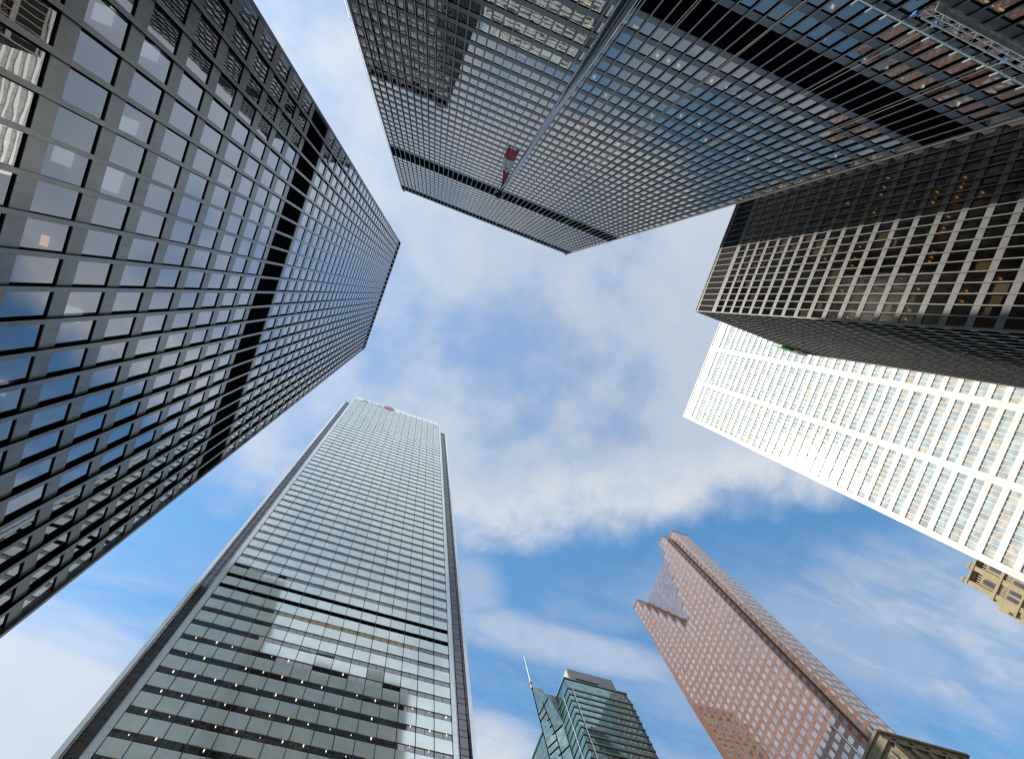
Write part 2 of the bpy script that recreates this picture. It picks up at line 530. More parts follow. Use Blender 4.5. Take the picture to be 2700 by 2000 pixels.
def rows(z, step, n, h): return [(z + step * k, z + step * k + h) for k in range(n)]


Z = CAMZ
# west tower, left in the photo
wa = rows(22.72 + Z - 3.66 * 4, 3.66, 12, 2.64) + rows(59.32 + Z, 3.66, 31, 2.64)
TA = steel_tower('office_tower', 'black steel tower on the left with one broad face of large sky-filled windows',
                 -13.5 - 26, -13.5, -10.75, 21.45, 181.4 + Z, (25, 20), wa, [(52.0 + Z, 58.25 + Z), (173.1 + Z, 180.2 + Z)], 1,
                 K['steel'], K['glass_a'], K['louvre'], 'E', mull=0.095)
# south tower, top of the photo
wb = rows(47.85 + Z - 3.66 * 10, 3.66, 11, 2.55) + rows(58.57 + Z, 3.66, 27, 2.55) + rows(169.5 + Z, 3.66, 12, 2.55)
TB = steel_tower('office_tower', 'tallest dark tower at the top of the photo, behind the flagpole, its windows mirroring clouds',
                 -21.85, 41.23, -30.9 - 36, -30.9, 221.4 + Z, (28, 49), wb, [(51.5 + Z, 57.5 + Z), (158.4 + Z, 168.3 + Z), (213.4 + Z, 220.3 + Z)], 2,
                 K['steel_b'], K['glass_b'], K['louvre'], 'N', mull=0.075, ins=0.05, hd=0.18)
HBT = 221.4 + Z
for k in range(0, 49, 2):
    if random.random() < 0.62:
        x = 41.23 - 1.2873 * (k + 0.0)
        MB().tube((x, -30.75, HBT + 0.05), (x, -30.55, HBT + 1.0), 0.035, n=5).build('roof_anchor', K['alu'], TB)
for x in (-21.2, 40.8):
    MB().box(x - .35, x + .35, -31.4, -30.5, HBT + .051, HBT + 0.75).build('davit', K['louvre'], TB)
MB().tube((-22.5, -31.1, 40), (-22.5, -31.1, HBT + 0.3), 0.05, n=6).build('edge_cable', K['alu2'], TB)
# east tower, right in the photo, half of it in the sun
wc_ = rows(119.8 + Z - 3.66 * 29, 3.66, 30, 2.65)
bl = [(-31.4, 99.0), (-30.0, 102.8), (-30.0, 95.4), (-28.7, 95.0), (-24.6, 88.1), (-23.3, 88.1), (-21.9, 88.1), (-20.6, 58.5), (-30.0, 80.2),
      (-30.3, 106.7), (-20.6, 110.8), (-23.5, 114.7), (-17.9, 90.7), (-24.9, 61.6), (-31.6, 107.0), (-28.7, 92.4)]
TC = steel_tower('office_tower', 'bronze black tower on the right with its sunlit lattice cut by a sharp shadow',
                 57.3, 86.0, -42.7, -17.1, 132.3 + Z, (19, 22), wc_, [(124.1 + Z, 131.0 + Z)], 1,
                 K['steel_c'], K['glass_c'], K['louvre_c'], 'WN', blinds=[('W', -17.1 - y, z + Z) for (y, z) in bl], mull=0.075)


def ceiling_lamps(T, pts, m, su, sv, sz):
    for (x, y, z) in pts:
        MB().box(x - su, x + su, y - sv, y + sv, z - sz, z).build('ceiling_lamp', m, T)


def head(wins, z):
    return min((b for a, b in wins), key=lambda q: abs(q - 0.5 - z))


CL = [(-39.8, 83.7), (-38.4, 83.7), (-37.2, 83.7), (-35.0, 83.9), (-34.4, 83.7), (-33.7, 83.8), (-36.4, 72.8), (-35.7, 72.9), (-35.0, 73.1),
      (-34.3, 72.9), (-33.7, 72.9), (-37.0, 68.9), (-36.4, 69.2), (-35.7, 69.0), (-35.1, 69.4), (-34.4, 69.1), (-33.7, 69.1), (-34.4, 65.6),
      (-33.8, 65.7), (-35.0, 76.5), (-31.8, 69.2), (-30.9, 69.3), (-30.3, 69.3), (-29.8, 69.3), (-27.1, 69.1), (-26.4, 69.0), (-25.8, 69.2),
      (-29.0, 83.9), (-27.2, 83.7), (-26.0, 83.7), (-37.0, 91.0), (-22.0, 83.8), (-17.8, 80.3), (-19.0, 80.3), (-20.4, 80.2), (-22.1, 69.4),
      (-19.2, 69.3), (-18.0, 69.2), (-21.8, 62.1), (-20.5, 62.1), (-23.2, 58.4), (-27.5, 94.5), (-30.2, 112.9), (-27.5, 113.0), (-27.6, 116.8)]
ceiling_lamps(TC, [(57.3 + 0.75, y, head(wc_, z + Z) - 0.17) for (y, z) in CL], K['warm'], 0.20, 0.10, 0.04)
BL = [(13.8, 63.0), (15.1, 63.0), (16.3, 62.9), (20.3, 63.0), (22.1, 63.0), (9.7, 74.7), (12.4, 78.4),
      (19.0, 78.3), (21.6, 74.4), (24.2, 74.4), (27.0, 78.6), (19.0, 92.2), (21.6, 92.2), (24.2, 92.1), (26.8, 92.0), (33.5, 78.5), (36.2, 73.5),
      (12.3, 92.0), (23.7, 48.5), (21.6, 45.0), (27.7, 48.6), (30.0, 48.6), (31.6, 48.6), (33.8, 48.7), (37.6, 48.7), (38.9, 66.2)]
ceiling_lamps(TB, [(x, -31.45, head(wb, z + Z) - 0.17) for (x, z) in BL], K['cool'], 0.11, 0.16, 0.04)
ceiling_lamps(TB, [(x, -31.25, head(wb, z + Z) - 0.17) for (x, z) in ((3.7, 62.4), (4.9, 62.3), (6.1, 62.5), (8.7, 62.3), (10.1, 62.4), (23.5, 65.9), (29.9, 41.6),
                                                                     (28.6, 38.1), (29.8, 38.0), (37.7, 45.3))], K['warm2'], 0.38, 0.07, 0.04)
ceiling_lamps(TA, [(-14.15, y, head(wa, z + Z) - 0.17) for (y, z) in ((-5.8, 26.3),)], K['cool'], 0.1, 0.08, 0.04)
ceiling_lamps(TA, [(-14.2, 3.1, head(wa, 23.4 + Z) - 0.17)], K['warm2'], 0.14, 0.2, 0.04)
for (y, z) in ((-5.4, 23.6), (-5.5, 26.9), (-2.3, 26.7), (-0.1, 24.1), (-0.2, 27.2), (0.3, 27.5), (9.0, 26.0), (6.2, 30.0)):
    MB().box(-14.75, -14.05, y - 0.3, y + 0.3, head(wa, z + Z) - 0.2, head(wa, z + Z) - 0.17).build('ceiling_panel', K['panel'], TA)

# green sign on the north edge of the right-hand tower's roof
sg = thing('roof_sign', 'green sign board with a pale lower band at the roof edge of the half-sunlit tower', 'sign', (83.6, -16.9, 127 + Z))
MB().box(79.5, 82.6, -16.92, -16.35, 130.4 + Z, 133.6 + Z).build('sign_board', K['green'], sg)
MB().box(82.61, 85.6, -16.92, -16.35, 129.2 + Z, 132.6 + Z).build('sign_band', K['pale'], sg)


# ------------------------------------------------------------------ white banded tower (lower left)
def banded_tower():
    HD = 296.4 + Z
    x0, x1, y0 = -18.88, 24.34, 58.84
    T = thing('office_tower', 'pale glass tower at the bottom left with thin dark window bands and notched corners', 'office tower', (2.7, 85, 0))
    yb = 63.2
    MB().box(-22.2, 28.2, yb + 0.35, 105, 0, HD - 0.5).build('wall', K['dull_glass'], T)
    front = MB().box(x0 + 0.3, x1 - 0.3, y0 + 0.25, yb + 0.35, 0, HD - 0.6)
    front.build('wall', K['dark_glass'], T)
    tops = [107.58 + 3.95 * k + Z for k in range(-26, 47)]
    h = 1.36
    L, Rr = -17.9, 23.44
    n = 15; st = (Rr - L) / n
    rowsD = []
    prev = 0.0
    sp = []
    for t_ in tops:
        sp.append((prev, t_ - h)); prev = t_
    sp.append((prev, 289.3 + 7.1 + Z))
    for (a, b) in sp:
        mb = MB()
        for k in range(n):
            j = 0.035
            tw, tl = random.gauss(0, 0.006), random.gauss(0, 0.005)
            xa, xb = L + k * st + j, L + (k + 1) * st - j
            w2, h2 = st / 2, (b - a) / 2
            pts = [(xa, y0 + tw * w2 + tl * h2, a), (xb, y0 - tw * w2 + tl * h2, a), (xb, y0 - tw * w2 - tl * h2, b), (xa, y0 + tw * w2 - tl * h2, b)]
            mb.poly(pts)
            mb.poly([(xa, y0, a), (xa, y0 + .25, a), (xb, y0 + .25, a), (xb, y0, a)])
            mb.poly([(xa, y0, b), (xb, y0, b), (xb, y0 + .25, b), (xa, y0 + .25, b)])
        mb.build('spandrel', K['white_glass'], T)
    # window strips, one window per panel, with a middle bar
    wins = []
    for i, t_ in enumerate(tops):
        for k in range(n):
            xa, xb = L + k * st, L + (k + 1) * st
            wins.append((screen_area([(xa, y0, t_ - h), (xb, y0, t_ - h), (xb, y0, t_), (xa, y0, t_)]), i - 26, k, xa, xb, t_))

    def win(mb, i, k, xa, xb, t_):
        tw, tl = random.gauss(0, 0.008), random.gauss(0, 0.006)
        yy = y0 + 0.10
        mi = 0
        if i in (0, -1): mi = 2
        if i == -2 and 4 <= k <= 12: mi = 3
        m_ = (xa + xb) / 2
        for (p, q) in ((xa + 0.04, m_ - 0.03), (m_ + 0.03, xb - 0.04)):
            w2 = (q - p) / 2
            mb.poly([(p, yy + tw * w2 + tl, t_ - h), (q, yy - tw * w2 + tl, t_ - h), (q, yy - tw * w2 - tl, t_), (p, yy + tw * w2 - tl, t_)], mi)
        mb.box(m_ - 0.03, m_ + 0.03, yy - 0.03, yy + 0.03, t_ - h, t_, 1)
    ms = [K['dark_glass'], K['joint'], K['louvre'], K['blind_d']]
    big, rest = best(wins, 99)
    for w in big:
        mb = MB(); win(mb, *w[1:]); mb.build('window', ms, T)
    mb = MB()
    for w in rest: win(mb, *w[1:])
    mb.build('window', ms, T, kind='stuff')
    for k in range(n + 1):
        x = L + k * st
        MB().box(x - 0.05, x + 0.05, y0 - 0.03, y0 + 0.2, 0, HD - 0.5).build('mullion', K['joint'], T)
    for (a, b) in ((x0, L - 0.04), (Rr + 0.04, x1)):
        mb = MB()
        for i, t_ in enumerate(tops[:-1]):
            mb.box(a, b, y0, y0 + 4.2, t_ - 3.95 + 0.03, t_ - h - 0.03)
            mb.box(a, b, y0, y0 + 4.2, t_ - h, t_)
        mb.box(a, b, y0, y0 + 4.2, tops[-2] + 0.03, HD)
        mb.build('corner_panel', K['white_strip'], T)
        xx = a if a < 0 else b
        MB().box(xx - 0.05, xx + 0.05, y0 - 0.06, y0 - 0.003, 0, HD).build('edge_trim', K['alu2'], T)
    # recessed corner faces with rows of dark windows, and the pale outer corner strips
    for (a, b, c_, d_) in ((-22.15, x0, -22.9, -22.15), (x1, 28.2, 28.2, 29.0)):
        mb = MB()
        for i, t_ in enumerate(tops):
            mb.box(a, b, yb + 0.27, yb + 0.3, t_ - h - 0.05, t_ - h)
            mb.box(a, b, yb + 0.27, yb + 0.3, t_, t_ + 0.05)
        m_ = a + (b - a) * (0.35 if a < 0 else 0.55)
        mb.box(m_ - 0.05, m_ + 0.05, yb + 0.22, yb + 0.3, 0, HD - 0.6)
        mb.build('corner_mullion', K['joint'], T)
        mb = MB().box(c_, d_, yb - 0.15, yb + 8, 0, HD - 0.3)
        mb.build('corner_strip', K['white_strip'], T)
        MB().box(a, b, yb, yb + 1, HD - 0.5, HD).build('parapet', K['white_strip'], T)
        e_ = d_ if a < 0 else c_
        MB().box(e_ - 0.06, e_ + 0.06, yb - 0.2, yb - 0.151, 0, HD - 0.3).build('edge_trim', K['joint'], T)
    MB().box(-22.9, 29, yb, 105, HD - 0.49, HD + 0.0).build('roof', K['grey_metal'], T)
    # lamps just behind the lower window strips
    pts = []
    for i, rowk in enumerate((-5, -6, -7, -8, -9, -10, -11)):
        t_ = 107.58 + 3.95 * rowk + Z
        for k in range(n):
            if random.random() < (0.45, 0.75, 0.8, 0.92, 0.95, 0.5, 0.4)[i]:
                pts.append((L + (k + 0.72 + random.gauss(0, .04)) * st, y0 + 0.06, t_ - 0.40 + random.gauss(0, .1)))
    for (x, y, z) in pts[:99]:
        rr = random.choice((0.05, 0.07, 0.09, 0.10))
        MB().tube((x, y, z - rr * 2.4), (x, y, z), rr * .5, rr, 8).tube((x, y, z), (x, y, z + rr * 2.4), rr, rr * .5, 8).build('ceiling_lamp', random.choice((K['cool'], K['cool'], K['warm2'])), T)
    # faint sign near the roof: three pale letters and a ringed emblem
    sgn = thing('roof_sign', 'faint pale letters BMO and a round emblem near the top of the white banded tower', 'sign', (-8, y0 - 0.1, 292))
    yy = y0 - 0.22

    def bar(mb, xa, xb, za, zb): mb.box(xa, xb, yy - 0.12, yy + 0.12, za, zb)
    zb, zt = 290.0 + Z, 294.6 + Z
    mb = MB(); x = -14.6
    bar(mb, x, x + .6, zb, zt); bar(mb, x + .6, x + 2.1, zb, zb + .6); bar(mb, x + .6, x + 2.0, zt - .6, zt); bar(mb, x + .6, x + 2.0, (zb + zt) / 2 - .3, (zb + zt) / 2 + .3)
    bar(mb, x + 2.0, x + 2.6, (zb + zt) / 2 + .3, zt - .5); bar(mb, x + 2.1, x + 2.7, zb + .5, (zb + zt) / 2 - .3)
    mb.build('letter', K['white_strip'], sgn)
    mb = MB(); x = -11.3
    bar(mb, x, x + .6, zb, zt); bar(mb, x + 2.8, x + 3.4, zb, zt)
    mb.prism([(x + .6, yy - .12, zt), (x + 1.7, yy - .12, zb + 1.2), (x + 1.7, yy - .12, zb + 2.3), (x + 1.1, yy - .12, zt)], (0, .24, 0))
    mb.prism([(x + 2.8, yy - .12, zt), (x + 1.7, yy - .12, zb + 1.2), (x + 1.7, yy - .12, zb + 2.3), (x + 2.3, yy - .12, zt)], (0, .24, 0))
    mb.build('letter', K['white_strip'], sgn)
    mb = MB(); x = -7.3
    c_ = [(x + 1.4 + 1.5 * math.cos(a * math.pi / 10), 292.3 + Z + 2.3 * math.sin(a * math.pi / 10)) for a in range(20)]
    ci = [(x + 1.4 + 0.9 * math.cos(a * math.pi / 10), 292.3 + Z + 1.7 * math.sin(a * math.pi / 10)) for a in range(20)]
    for i in range(20):
        j = (i + 1) % 20
        mb.prism([(c_[i][0], yy - .12, c_[i][1]), (c_[j][0], yy - .12, c_[j][1]), (ci[j][0], yy - .12, ci[j][1]), (ci[i][0], yy - .12, ci[i][1])], (0, .24, 0))
    mb.build('letter', K['white_strip'], sgn)
    mb = MB(); x = -1.6
    ro = [(x + 2.5 * math.cos(a * math.pi / 14), 292.3 + Z + 2.5 * math.sin(a * math.pi / 14)) for a in range(28)]
    ri = [(x + 2.15 * math.cos(a * math.pi / 14), 292.3 + Z + 2.15 * math.sin(a * math.pi / 14)) for a in range(28)]
    for i in range(28):
        j = (i + 1) % 28
        mb.prism([(ro[i][0], yy - .12, ro[i][1]), (ro[j][0], yy - .12, ro[j][1]), (ri[j][0], yy - .12, ri[j][1]), (ri[i][0], yy - .12, ri[i][1])], (0, .24, 0))
    bar(mb, x - 1.2, x - .8, 291.2 + Z, 293.3 + Z); bar(mb, x + .8, x + 1.2, 291.2 + Z, 293.3 + Z); bar(mb, x - .2, x + .2, 291.6 + Z, 292.6 + Z); bar(mb, x - 1.4, x + 1.4, 290.4 + Z, 290.8 + Z)
    mb.build('emblem', K['logo_red'], sgn)


banded_tower()


# ------------------------------------------------------------------ white sunlit tower (right)
def white_tower():
    HF = 237.4 + Z
    xF = 115.3
    yN = 11.85
    bay = 14.95
    nb = 4
    y0 = yN - 1.35 - bay * nb
    T = thing('office_tower', 'bright white sunlit tower on the right with rows of pale blue windows', 'office tower', (xF + 25, (yN + y0) / 2, 0))
    MB().box(xF + 1.0, xF + 42, y0 + 1.0, yN - 1.0, 0, HF - 0.4).build('core', K['core'], T)
    pitch = 3.885
    wr = [(231.4, 230.0)] + [(227.9, 223.93)] + [(222.5 - pitch * k, 220.05 - pitch * k) for k in range(0, 57)]
    wr = [(a + Z, b + Z) for a, b in wr if b > 0]
    mb = MB(); prev = HF
    for i, (a, b) in enumerate(wr):
        mb = MB().box(xF + 0.12, xF + 1.5, y0 + 0.4, yN - 0.4, a, prev)
        mb.box(xF + 1.5, xF + 42.0, yN - 1.2, yN - 0.15, a, prev)
        mb.build('spandrel', K['stainless'], T)
        prev = b
    # upright columns dividing the bays
    for k in range(nb + 1):
        yc = yN - 0.68 - bay * k
        w = 0.68 if k in (0, nb) else 0.76
        mb = MB().box(xF - 0.25, xF + 1.3, yc - w, yc - 0.06, 0, HF)
        mb.box(xF - 0.25, xF + 1.3, yc + 0.06, yc + w, 0, HF)
        mb.box(xF - 0.05, xF + 1.3, yc - 0.06, yc + 0.06, 0, HF)
        mb.build('column', K['stainless'], T)
    MB().box(xF - 0.2, xF + 42.2, y0, yN, HF, HF + 0.6).build('roof_coping', K['stainless'], T)
    for k in range(nb):
        ya, yb_ = yN - 1.44 - bay * k, yN - 0.68 - bay * (k + 1) + 0.76
        for q in range(9):
            y1_ = ya + (yb_ - ya) * q / 9; y2_ = ya + (yb_ - ya) * (q + 1) / 9
            MB().box(xF + 0.04, xF + 0.119, y1_, y2_ + 0.04, 231.6 + Z, HF - 0.05).build('top_panel', K['stain2'] if (q * 7 + k * 3) % 4 == 1 else K['stainless'], T)
    cand = []
    for k in range(nb):
        ya, yb_ = yN - 1.44 - bay * k, yN - 0.68 - bay * (k + 1) + 0.76
        for i, (a, b) in enumerate(wr):
            cand.append((screen_area([(xF, ya, a), (xF, yb_, a), (xF, yb_, b), (xF, ya, b)]), ya, yb_, a, b))

    def win(mb, ya, yb_, a, b):
        n = 11
        for q in range(n):
            y1_ = ya + (yb_ - ya) * q / n; y2_ = ya + (yb_ - ya) * (q + 1) / n
            tw, tl = random.gauss(0, 0.004), random.gauss(0, 0.004)
            xx = xF + 0.30
            mb.poly([(xx + tw, y1_, b), (xx - tw, y2_, b), (xx - tw + tl, y2_, a), (xx + tw + tl, y1_, a)], random.choice((0, 0, 0, 2)))
            mb.box(xx - 0.12, xx + 0.05, y2_ - 0.05, y2_ + 0.05, b, a, 1)
    big, rest = best(cand, 99)
    for w in big:
        mb = MB(); win(mb, *w[1:]); mb.build('window', [K['glass_f'], K['stainless'], K['glass_f2']], T)
    mb = MB()
    for w in rest: win(mb, *w[1:])
    mb.build('window', [K['glass_f'], K['stainless'], K['glass_f2']], T, kind='stuff')


white_tower()


# ------------------------------------------------------------------ red granite tower
def red_tower():
    T = thing('office_tower', 'red granite tower with a stepped notch cut into its roofline', 'office tower', (165, 92, 0))
    x = 144.6
    yS, yN = 72.6, 112.4
    col = 2.49; n = 16
    top = 272.0 + Z
    fl = 3.85
    # height of the granite front per column, stepping down to the foot of the notch and up again
    hts = []
    for j in range(n):
        yc = yS + (j + 0.5) * col
        if yc < 78: h = top
        elif yc < 93:
            h = 264.0 - 7.7 * int((yc - 78) / col)
        elif yc < 107.3:
            h = 225.2 + 7.7 * int((yc - 92.5) / col)
        else: h = top - Z
        hts.append(min(h, 272.0) + Z)
    mb = MB()
    for j in range(n):
        mb.box(x, x + 4.5, yS + j * col, yS + (j + 1) * col, 0, hts[j])
    mb.build('wall', K['granite'], T)
    for j in range(n):
        if hts[j] < top - 0.5 or True:
            MB().box(x - 0.12, x + 4.6, yS + j * col - 0.1, yS + (j + 1) * col + 0.1, hts[j], hts[j] + 0.55).build('coping', K['granite'], T)
    # glazed wall behind the notch
    gb = MB().box(x + 4.6, 157.5, yS + 1.5, yN - 0.5, 0, 270.5 + Z)
    gb.build('wall', K['granite'], T)
    mb = MB()
    for k in range(12):
        for q in range(20):
            ya = 77.4 + k * 2.49; za = 205 + Z + q * 3.27
            tw = random.gauss(0, 0.01)
            mb.poly([(x + 4.56 + tw, ya + .05, za), (x + 4.56 - tw, ya + 2.44, za), (x + 4.56 - tw, ya + 2.44, za + 3.2), (x + 4.56 + tw, ya + .05, za + 3.2)][::-1])
    mb.build('curtain_wall', K['glass_e2'], T)
    # punched windows
    cand = []
    for j in range(n):
        y_ = yS + (j + 0.5) * col
        k = 0
        z = hts[j] - 3.6
        tall = 2 if hts[j] < top - 1 or j in (0, 1, 14, 15) else 1
        while z > 90:
            h = 2.05 if k >= tall else 3.1
            if k < tall: zb = z - 0.6; zt = zb + h; z -= fl
            else:
                zb = z; zt = z + h; z -= fl
            cand.append((screen_area([(x, y_ - .75, zb), (x, y_ + .75, zb), (x, y_ + .75, zt), (x, y_ - .75, zt)]), y_, zb, zt))
            k += 1

    def win(mb, y_, zb, zt):
        w = 0.78
        tw, tl = random.gauss(0, 0.003), random.gauss(0, 0.003)
        xx = x - 0.02
        c_ = 0.22
        pts = [(y_ + w - c_, zb), (y_ + w, zb + c_), (y_ + w, zt - c_), (y_ + w - c_, zt), (y_ - w + c_, zt), (y_ - w, zt - c_), (y_ - w, zb + c_), (y_ - w + c_, zb)]
        mb.poly([(xx + tw * (p - y_) + tl * (q - zb), p, q) for p, q in pts], 0)
    big, rest = best(cand, 99)
    for w in big:
        mb = MB(); win(mb, *w[1:]); mb.build('window', K['glass_e'], T)
    mb = MB()
    for w in rest: win(mb, *w[1:])
    mb.build('window', K['glass_e'], T, kind='stuff')
    MB().box(x + 0.9, x + 4.4, yS - 0.06, yS - 0.003, 0, 268 + Z).build('slot_shade_strip', K['dull_glass'], T)  # dark strip standing in for the shade inside the slot
    # stepped south-west corner block with one column of windows
    MB().box(149.5, 157.7, 69.1, 74.0, 0, 273.6 + Z).build('corner_block', K['granite'], T)
    MB().box(149.35, 157.85, 68.95, 74.0, 273.61 + Z, 274.2 + Z).build('coping', K['granite'], T)
    MB().box(157.51, 190, 85.0, 111, 0, 268 + Z).build('wall', K['granite'], T)
    k = 0
    for z_ in [269.0 - fl * i for i in range(46)]:
        mb = MB()
        xx = 149.5 - 0.02
        mb.poly([(xx, 71.9, z_ + Z), (xx, 69.7, z_ + Z), (xx, 69.7, z_ + 2.1 + Z), (xx, 71.9, z_ + 2.1 + Z)][::1])
        mb.build('side_window', K['glass_e'], T)
        mb = MB()
        for q in range(3):
            xa = 149.95 + q * 2.5
            mb.poly([(xa, 69.08, z_ + Z), (xa + 2.0, 69.08, z_ + Z), (xa + 2.0, 69.08, z_ + 2.6 + Z), (xa, 69.08, z_ + 2.6 + Z)])
        mb.build('south_window', K['glass_e'], T)
    # thin stepped ribs on the north-west corner
    for i, (yb, zt) in enumerate(((113.4, 258.0), (114.3, 246.0), (115.2, 234.0), (116.1, 222.0), (116.9, 210.0))):
        MB().box(x + 0.55 * (i + 1), x + 12, yN + 0.9 * i, yN + 0.9 * (i + 1) - 0.06, 0, zt + Z).build('corner_rib', K['granite'], T)


red_tower()


# ------------------------------------------------------------------ teal glass tower with mast
def teal_tower():
    T = thing('office_tower', 'teal glass tower at the bottom centre with a curved wing and thin mast', 'office tower', (115, 145, 0))
    q = 230.0
    x0, x1, y0, y1 = 0.4395 * q, 0.5655 * q, 0.558 * q, 0.637 * q
    Hm = 0.972 * q + Z
    MB().box(x0 + .3, x1 - .3, y0 + .3, y1 + 20, 0, Hm - 0.5).build('core', K['teal_glass'], T)
    n = 0
    z = Hm
    MB().box(x0, x1, y0, y1 + 20, Hm - 0.9, Hm).build('roof', K['teal'], T)
    z = 216.6 + Z
    cand = []
    while z > 150:
        MB().box(x0 - .22, x1 + .22, y0 - .22, y1, z - 0.75, z + 0.1).build('spandrel', K['teal'], T)
        cand.append(z); z -= 3.66
    # glass strips per floor, panes on the south and west faces
    for z in [219.8 + Z] + cand:
        top = z - 0.75; bot = z - 3.56
        mb = MB()
        for k in range(14):
            xa = x0 + (x1 - x0) * k / 14; xb = x0 + (x1 - x0) * (k + 1) / 14
            tw = random.gauss(0, 0.006)
            mb.poly([(xa, y0 + .05 + tw, bot), (xb, y0 + .05 - tw, bot), (xb, y0 + .05 - tw, top), (xa, y0 + .05 + tw, top)])
        for k in range(9):
            ya = y0 + .05 + (y1 - y0) * k / 9; yb = y0 + .05 + (y1 - y0) * (k + 1) / 9
            tw = random.gauss(0, 0.006)
            mb.poly([(x0 + .05 + tw, yb, bot), (x0 + .05 - tw, ya, bot), (x0 + .05 - tw, ya, top), (x0 + .05 + tw, yb, top)])
        mb.build('window', K['teal_glass'], T)
    for (a, b) in ((x0 + 0.3 * (x1 - x0) * 0.25, y0 - .25), (x0 - .25, y0 + 4.0)):
        MB().box(a - .12, a + .12, b - .12, b + .12, 0, 216 + Z).build('cleaning_rail', K['alu2'], T)
    # penthouse
    P_ = MB().box(0.452 * q, 0.544 * q, y0 - 0.02, y0 + 26, Hm - 0.4, q + Z).build('penthouse', K['grey_metal'], T)
    MB().box(0.452 * q - .15, 0.452 * q - 0.003, y0 + 0.4, y0 + 26, Hm + .2, q + Z - .2).build('penthouse_side', K['beige_metal'], T)
    MB().box(0.452 * q + 3, 0.452 * q + 13, y0 - .5, y0 - 0.03, Hm + 0.2, Hm + 1.4).build('rooftop_rail', K['grey_metal'], T)
    # curved wing: outline in the north-south plane, swept up towards the mast
    xa = 0.42 * q
    ya, yb = 0.598 * q, 0.637 * q
    xS = 0.4395 * q - 0.02
    def wx(z_): return xS + (xa + 0.35 - xS) * max(0.0, min(1.0, (z_ - 207 - Z) / 18.0))
    prof = [(0.0, 0.972), (0.12, 0.979), (0.3, 0.985), (0.5, 0.991), (0.68, 1.003), (0.82, 1.02), (0.93, 1.042), (1.0, 1.048)]
    mb = MB()
    lev = [100.0, 180.0, 207.0 + Z, 211.0 + Z, 215.0 + Z, 219.0 + Z, 223.0 + Z]
    def wp(f, z_): return (wx(z_) + (xa - wx(z_)) * f, ya + (yb - ya) * f, z_)
    for i in range(len(prof) - 1):
        f0, f1 = prof[i][0], prof[i + 1][0]
        for j in range(len(lev) - 1):
            mb.poly([wp(f1, lev[j]), wp(f0, lev[j]), wp(f0, lev[j + 1]), wp(f1, lev[j + 1])])
        mb.poly([wp(f1, lev[-1]), wp(f0, lev[-1]), wp(f0, prof[i][1] * q + Z), wp(f1, prof[i + 1][1] * q + Z)])
        mb.poly([wp(f0, prof[i][1] * q + Z), (xa + 5, wp(f0, 0)[1], prof[i][1] * q + Z), (xa + 5, wp(f1, 0)[1], prof[i + 1][1] * q + Z), wp(f1, prof[i + 1][1] * q + Z)])
    mb.poly([(xa, yb, 100), (xa, yb, 1.048 * q + Z), (xa + 5, yb, 1.048 * q + Z), (xa + 5, yb, 100)])
    mb.build('wing_wall', K['teal_glass'], T)
    mb = MB()
    zt_ = 0.972 * q + Z
    fl_ = [(wx(z_), ya - 0.03, z_) for z_ in lev[2:]] + [(wx(zt_), ya - 0.03, zt_)]
    mb.poly(fl_ + [(xS + 0.01, ya - 0.03, zt_)])
    mb.build('wing_flank', K['grey_metal'], T)
    mb = MB()
    z = 222 + Z
    while z > 140:
        fa, fb = random.choice((0.05, 0.45)), random.choice((0.6, 0.95))
        p0, p1, p2, p3 = wp(fa, z - .35), wp(fb, z - .35), wp(fb, z + .2), wp(fa, z + .2)
        mb.prism([(p[0] - 0.16, p[1], p[2]) for p in (p0, p1, p2, p3)], (0.12, 0, 0)); z -= 3.66
    for f_, zt2 in ((0.03, 206 + Z), (0.47, 224 + Z), (0.99, 240 + Z)):
        zz = 120.0
        while zz < zt2:
            p0, p1 = wp(f_, zz), wp(f_, min(zz + 4, zt2))
            mb.tube((p0[0] - .1, p0[1], p0[2]), (p1[0] - .1, p1[1], p1[2]), 0.15, n=6); zz += 4
    mb.build('wing_mullion', K['reveal'], T)
    my = yb - 0.2
    MB().tube((xa, my, 1.04 * q + Z), (xa, my, 1.056 * q + Z), 0.5, 0.4, 10).build('mast_base', K['grey_metal'], T)
    MB().tube((xa, my, 1.056 * q + Z), (xa, my, 1.145 * q + Z), 0.30, 0.16, 10).build('mast', K['pole_pale'], T)
    MB().ball((xa, my, 1.056 * q + Z), 0.95).build('mast_ball', K['copper'], T, smooth=True)


teal_tower()


# ------------------------------------------------------------------ buff stone tower (far right edge)
def arch(mb, x, y, zb, w, h, mi=0, depth=0.0):
    pts = [(y + w, zb), (y + w, zb + h - w)]
    for i in range(1, 8): pts.append((y + w * math.cos(i * math.pi / 8), zb + h - w + w * math.sin(i * math.pi / 8)))
    pts += [(y - w, zb + h - w), (y - w, zb)]
    mb.poly([(x, p, z) for p, z in pts], mi)


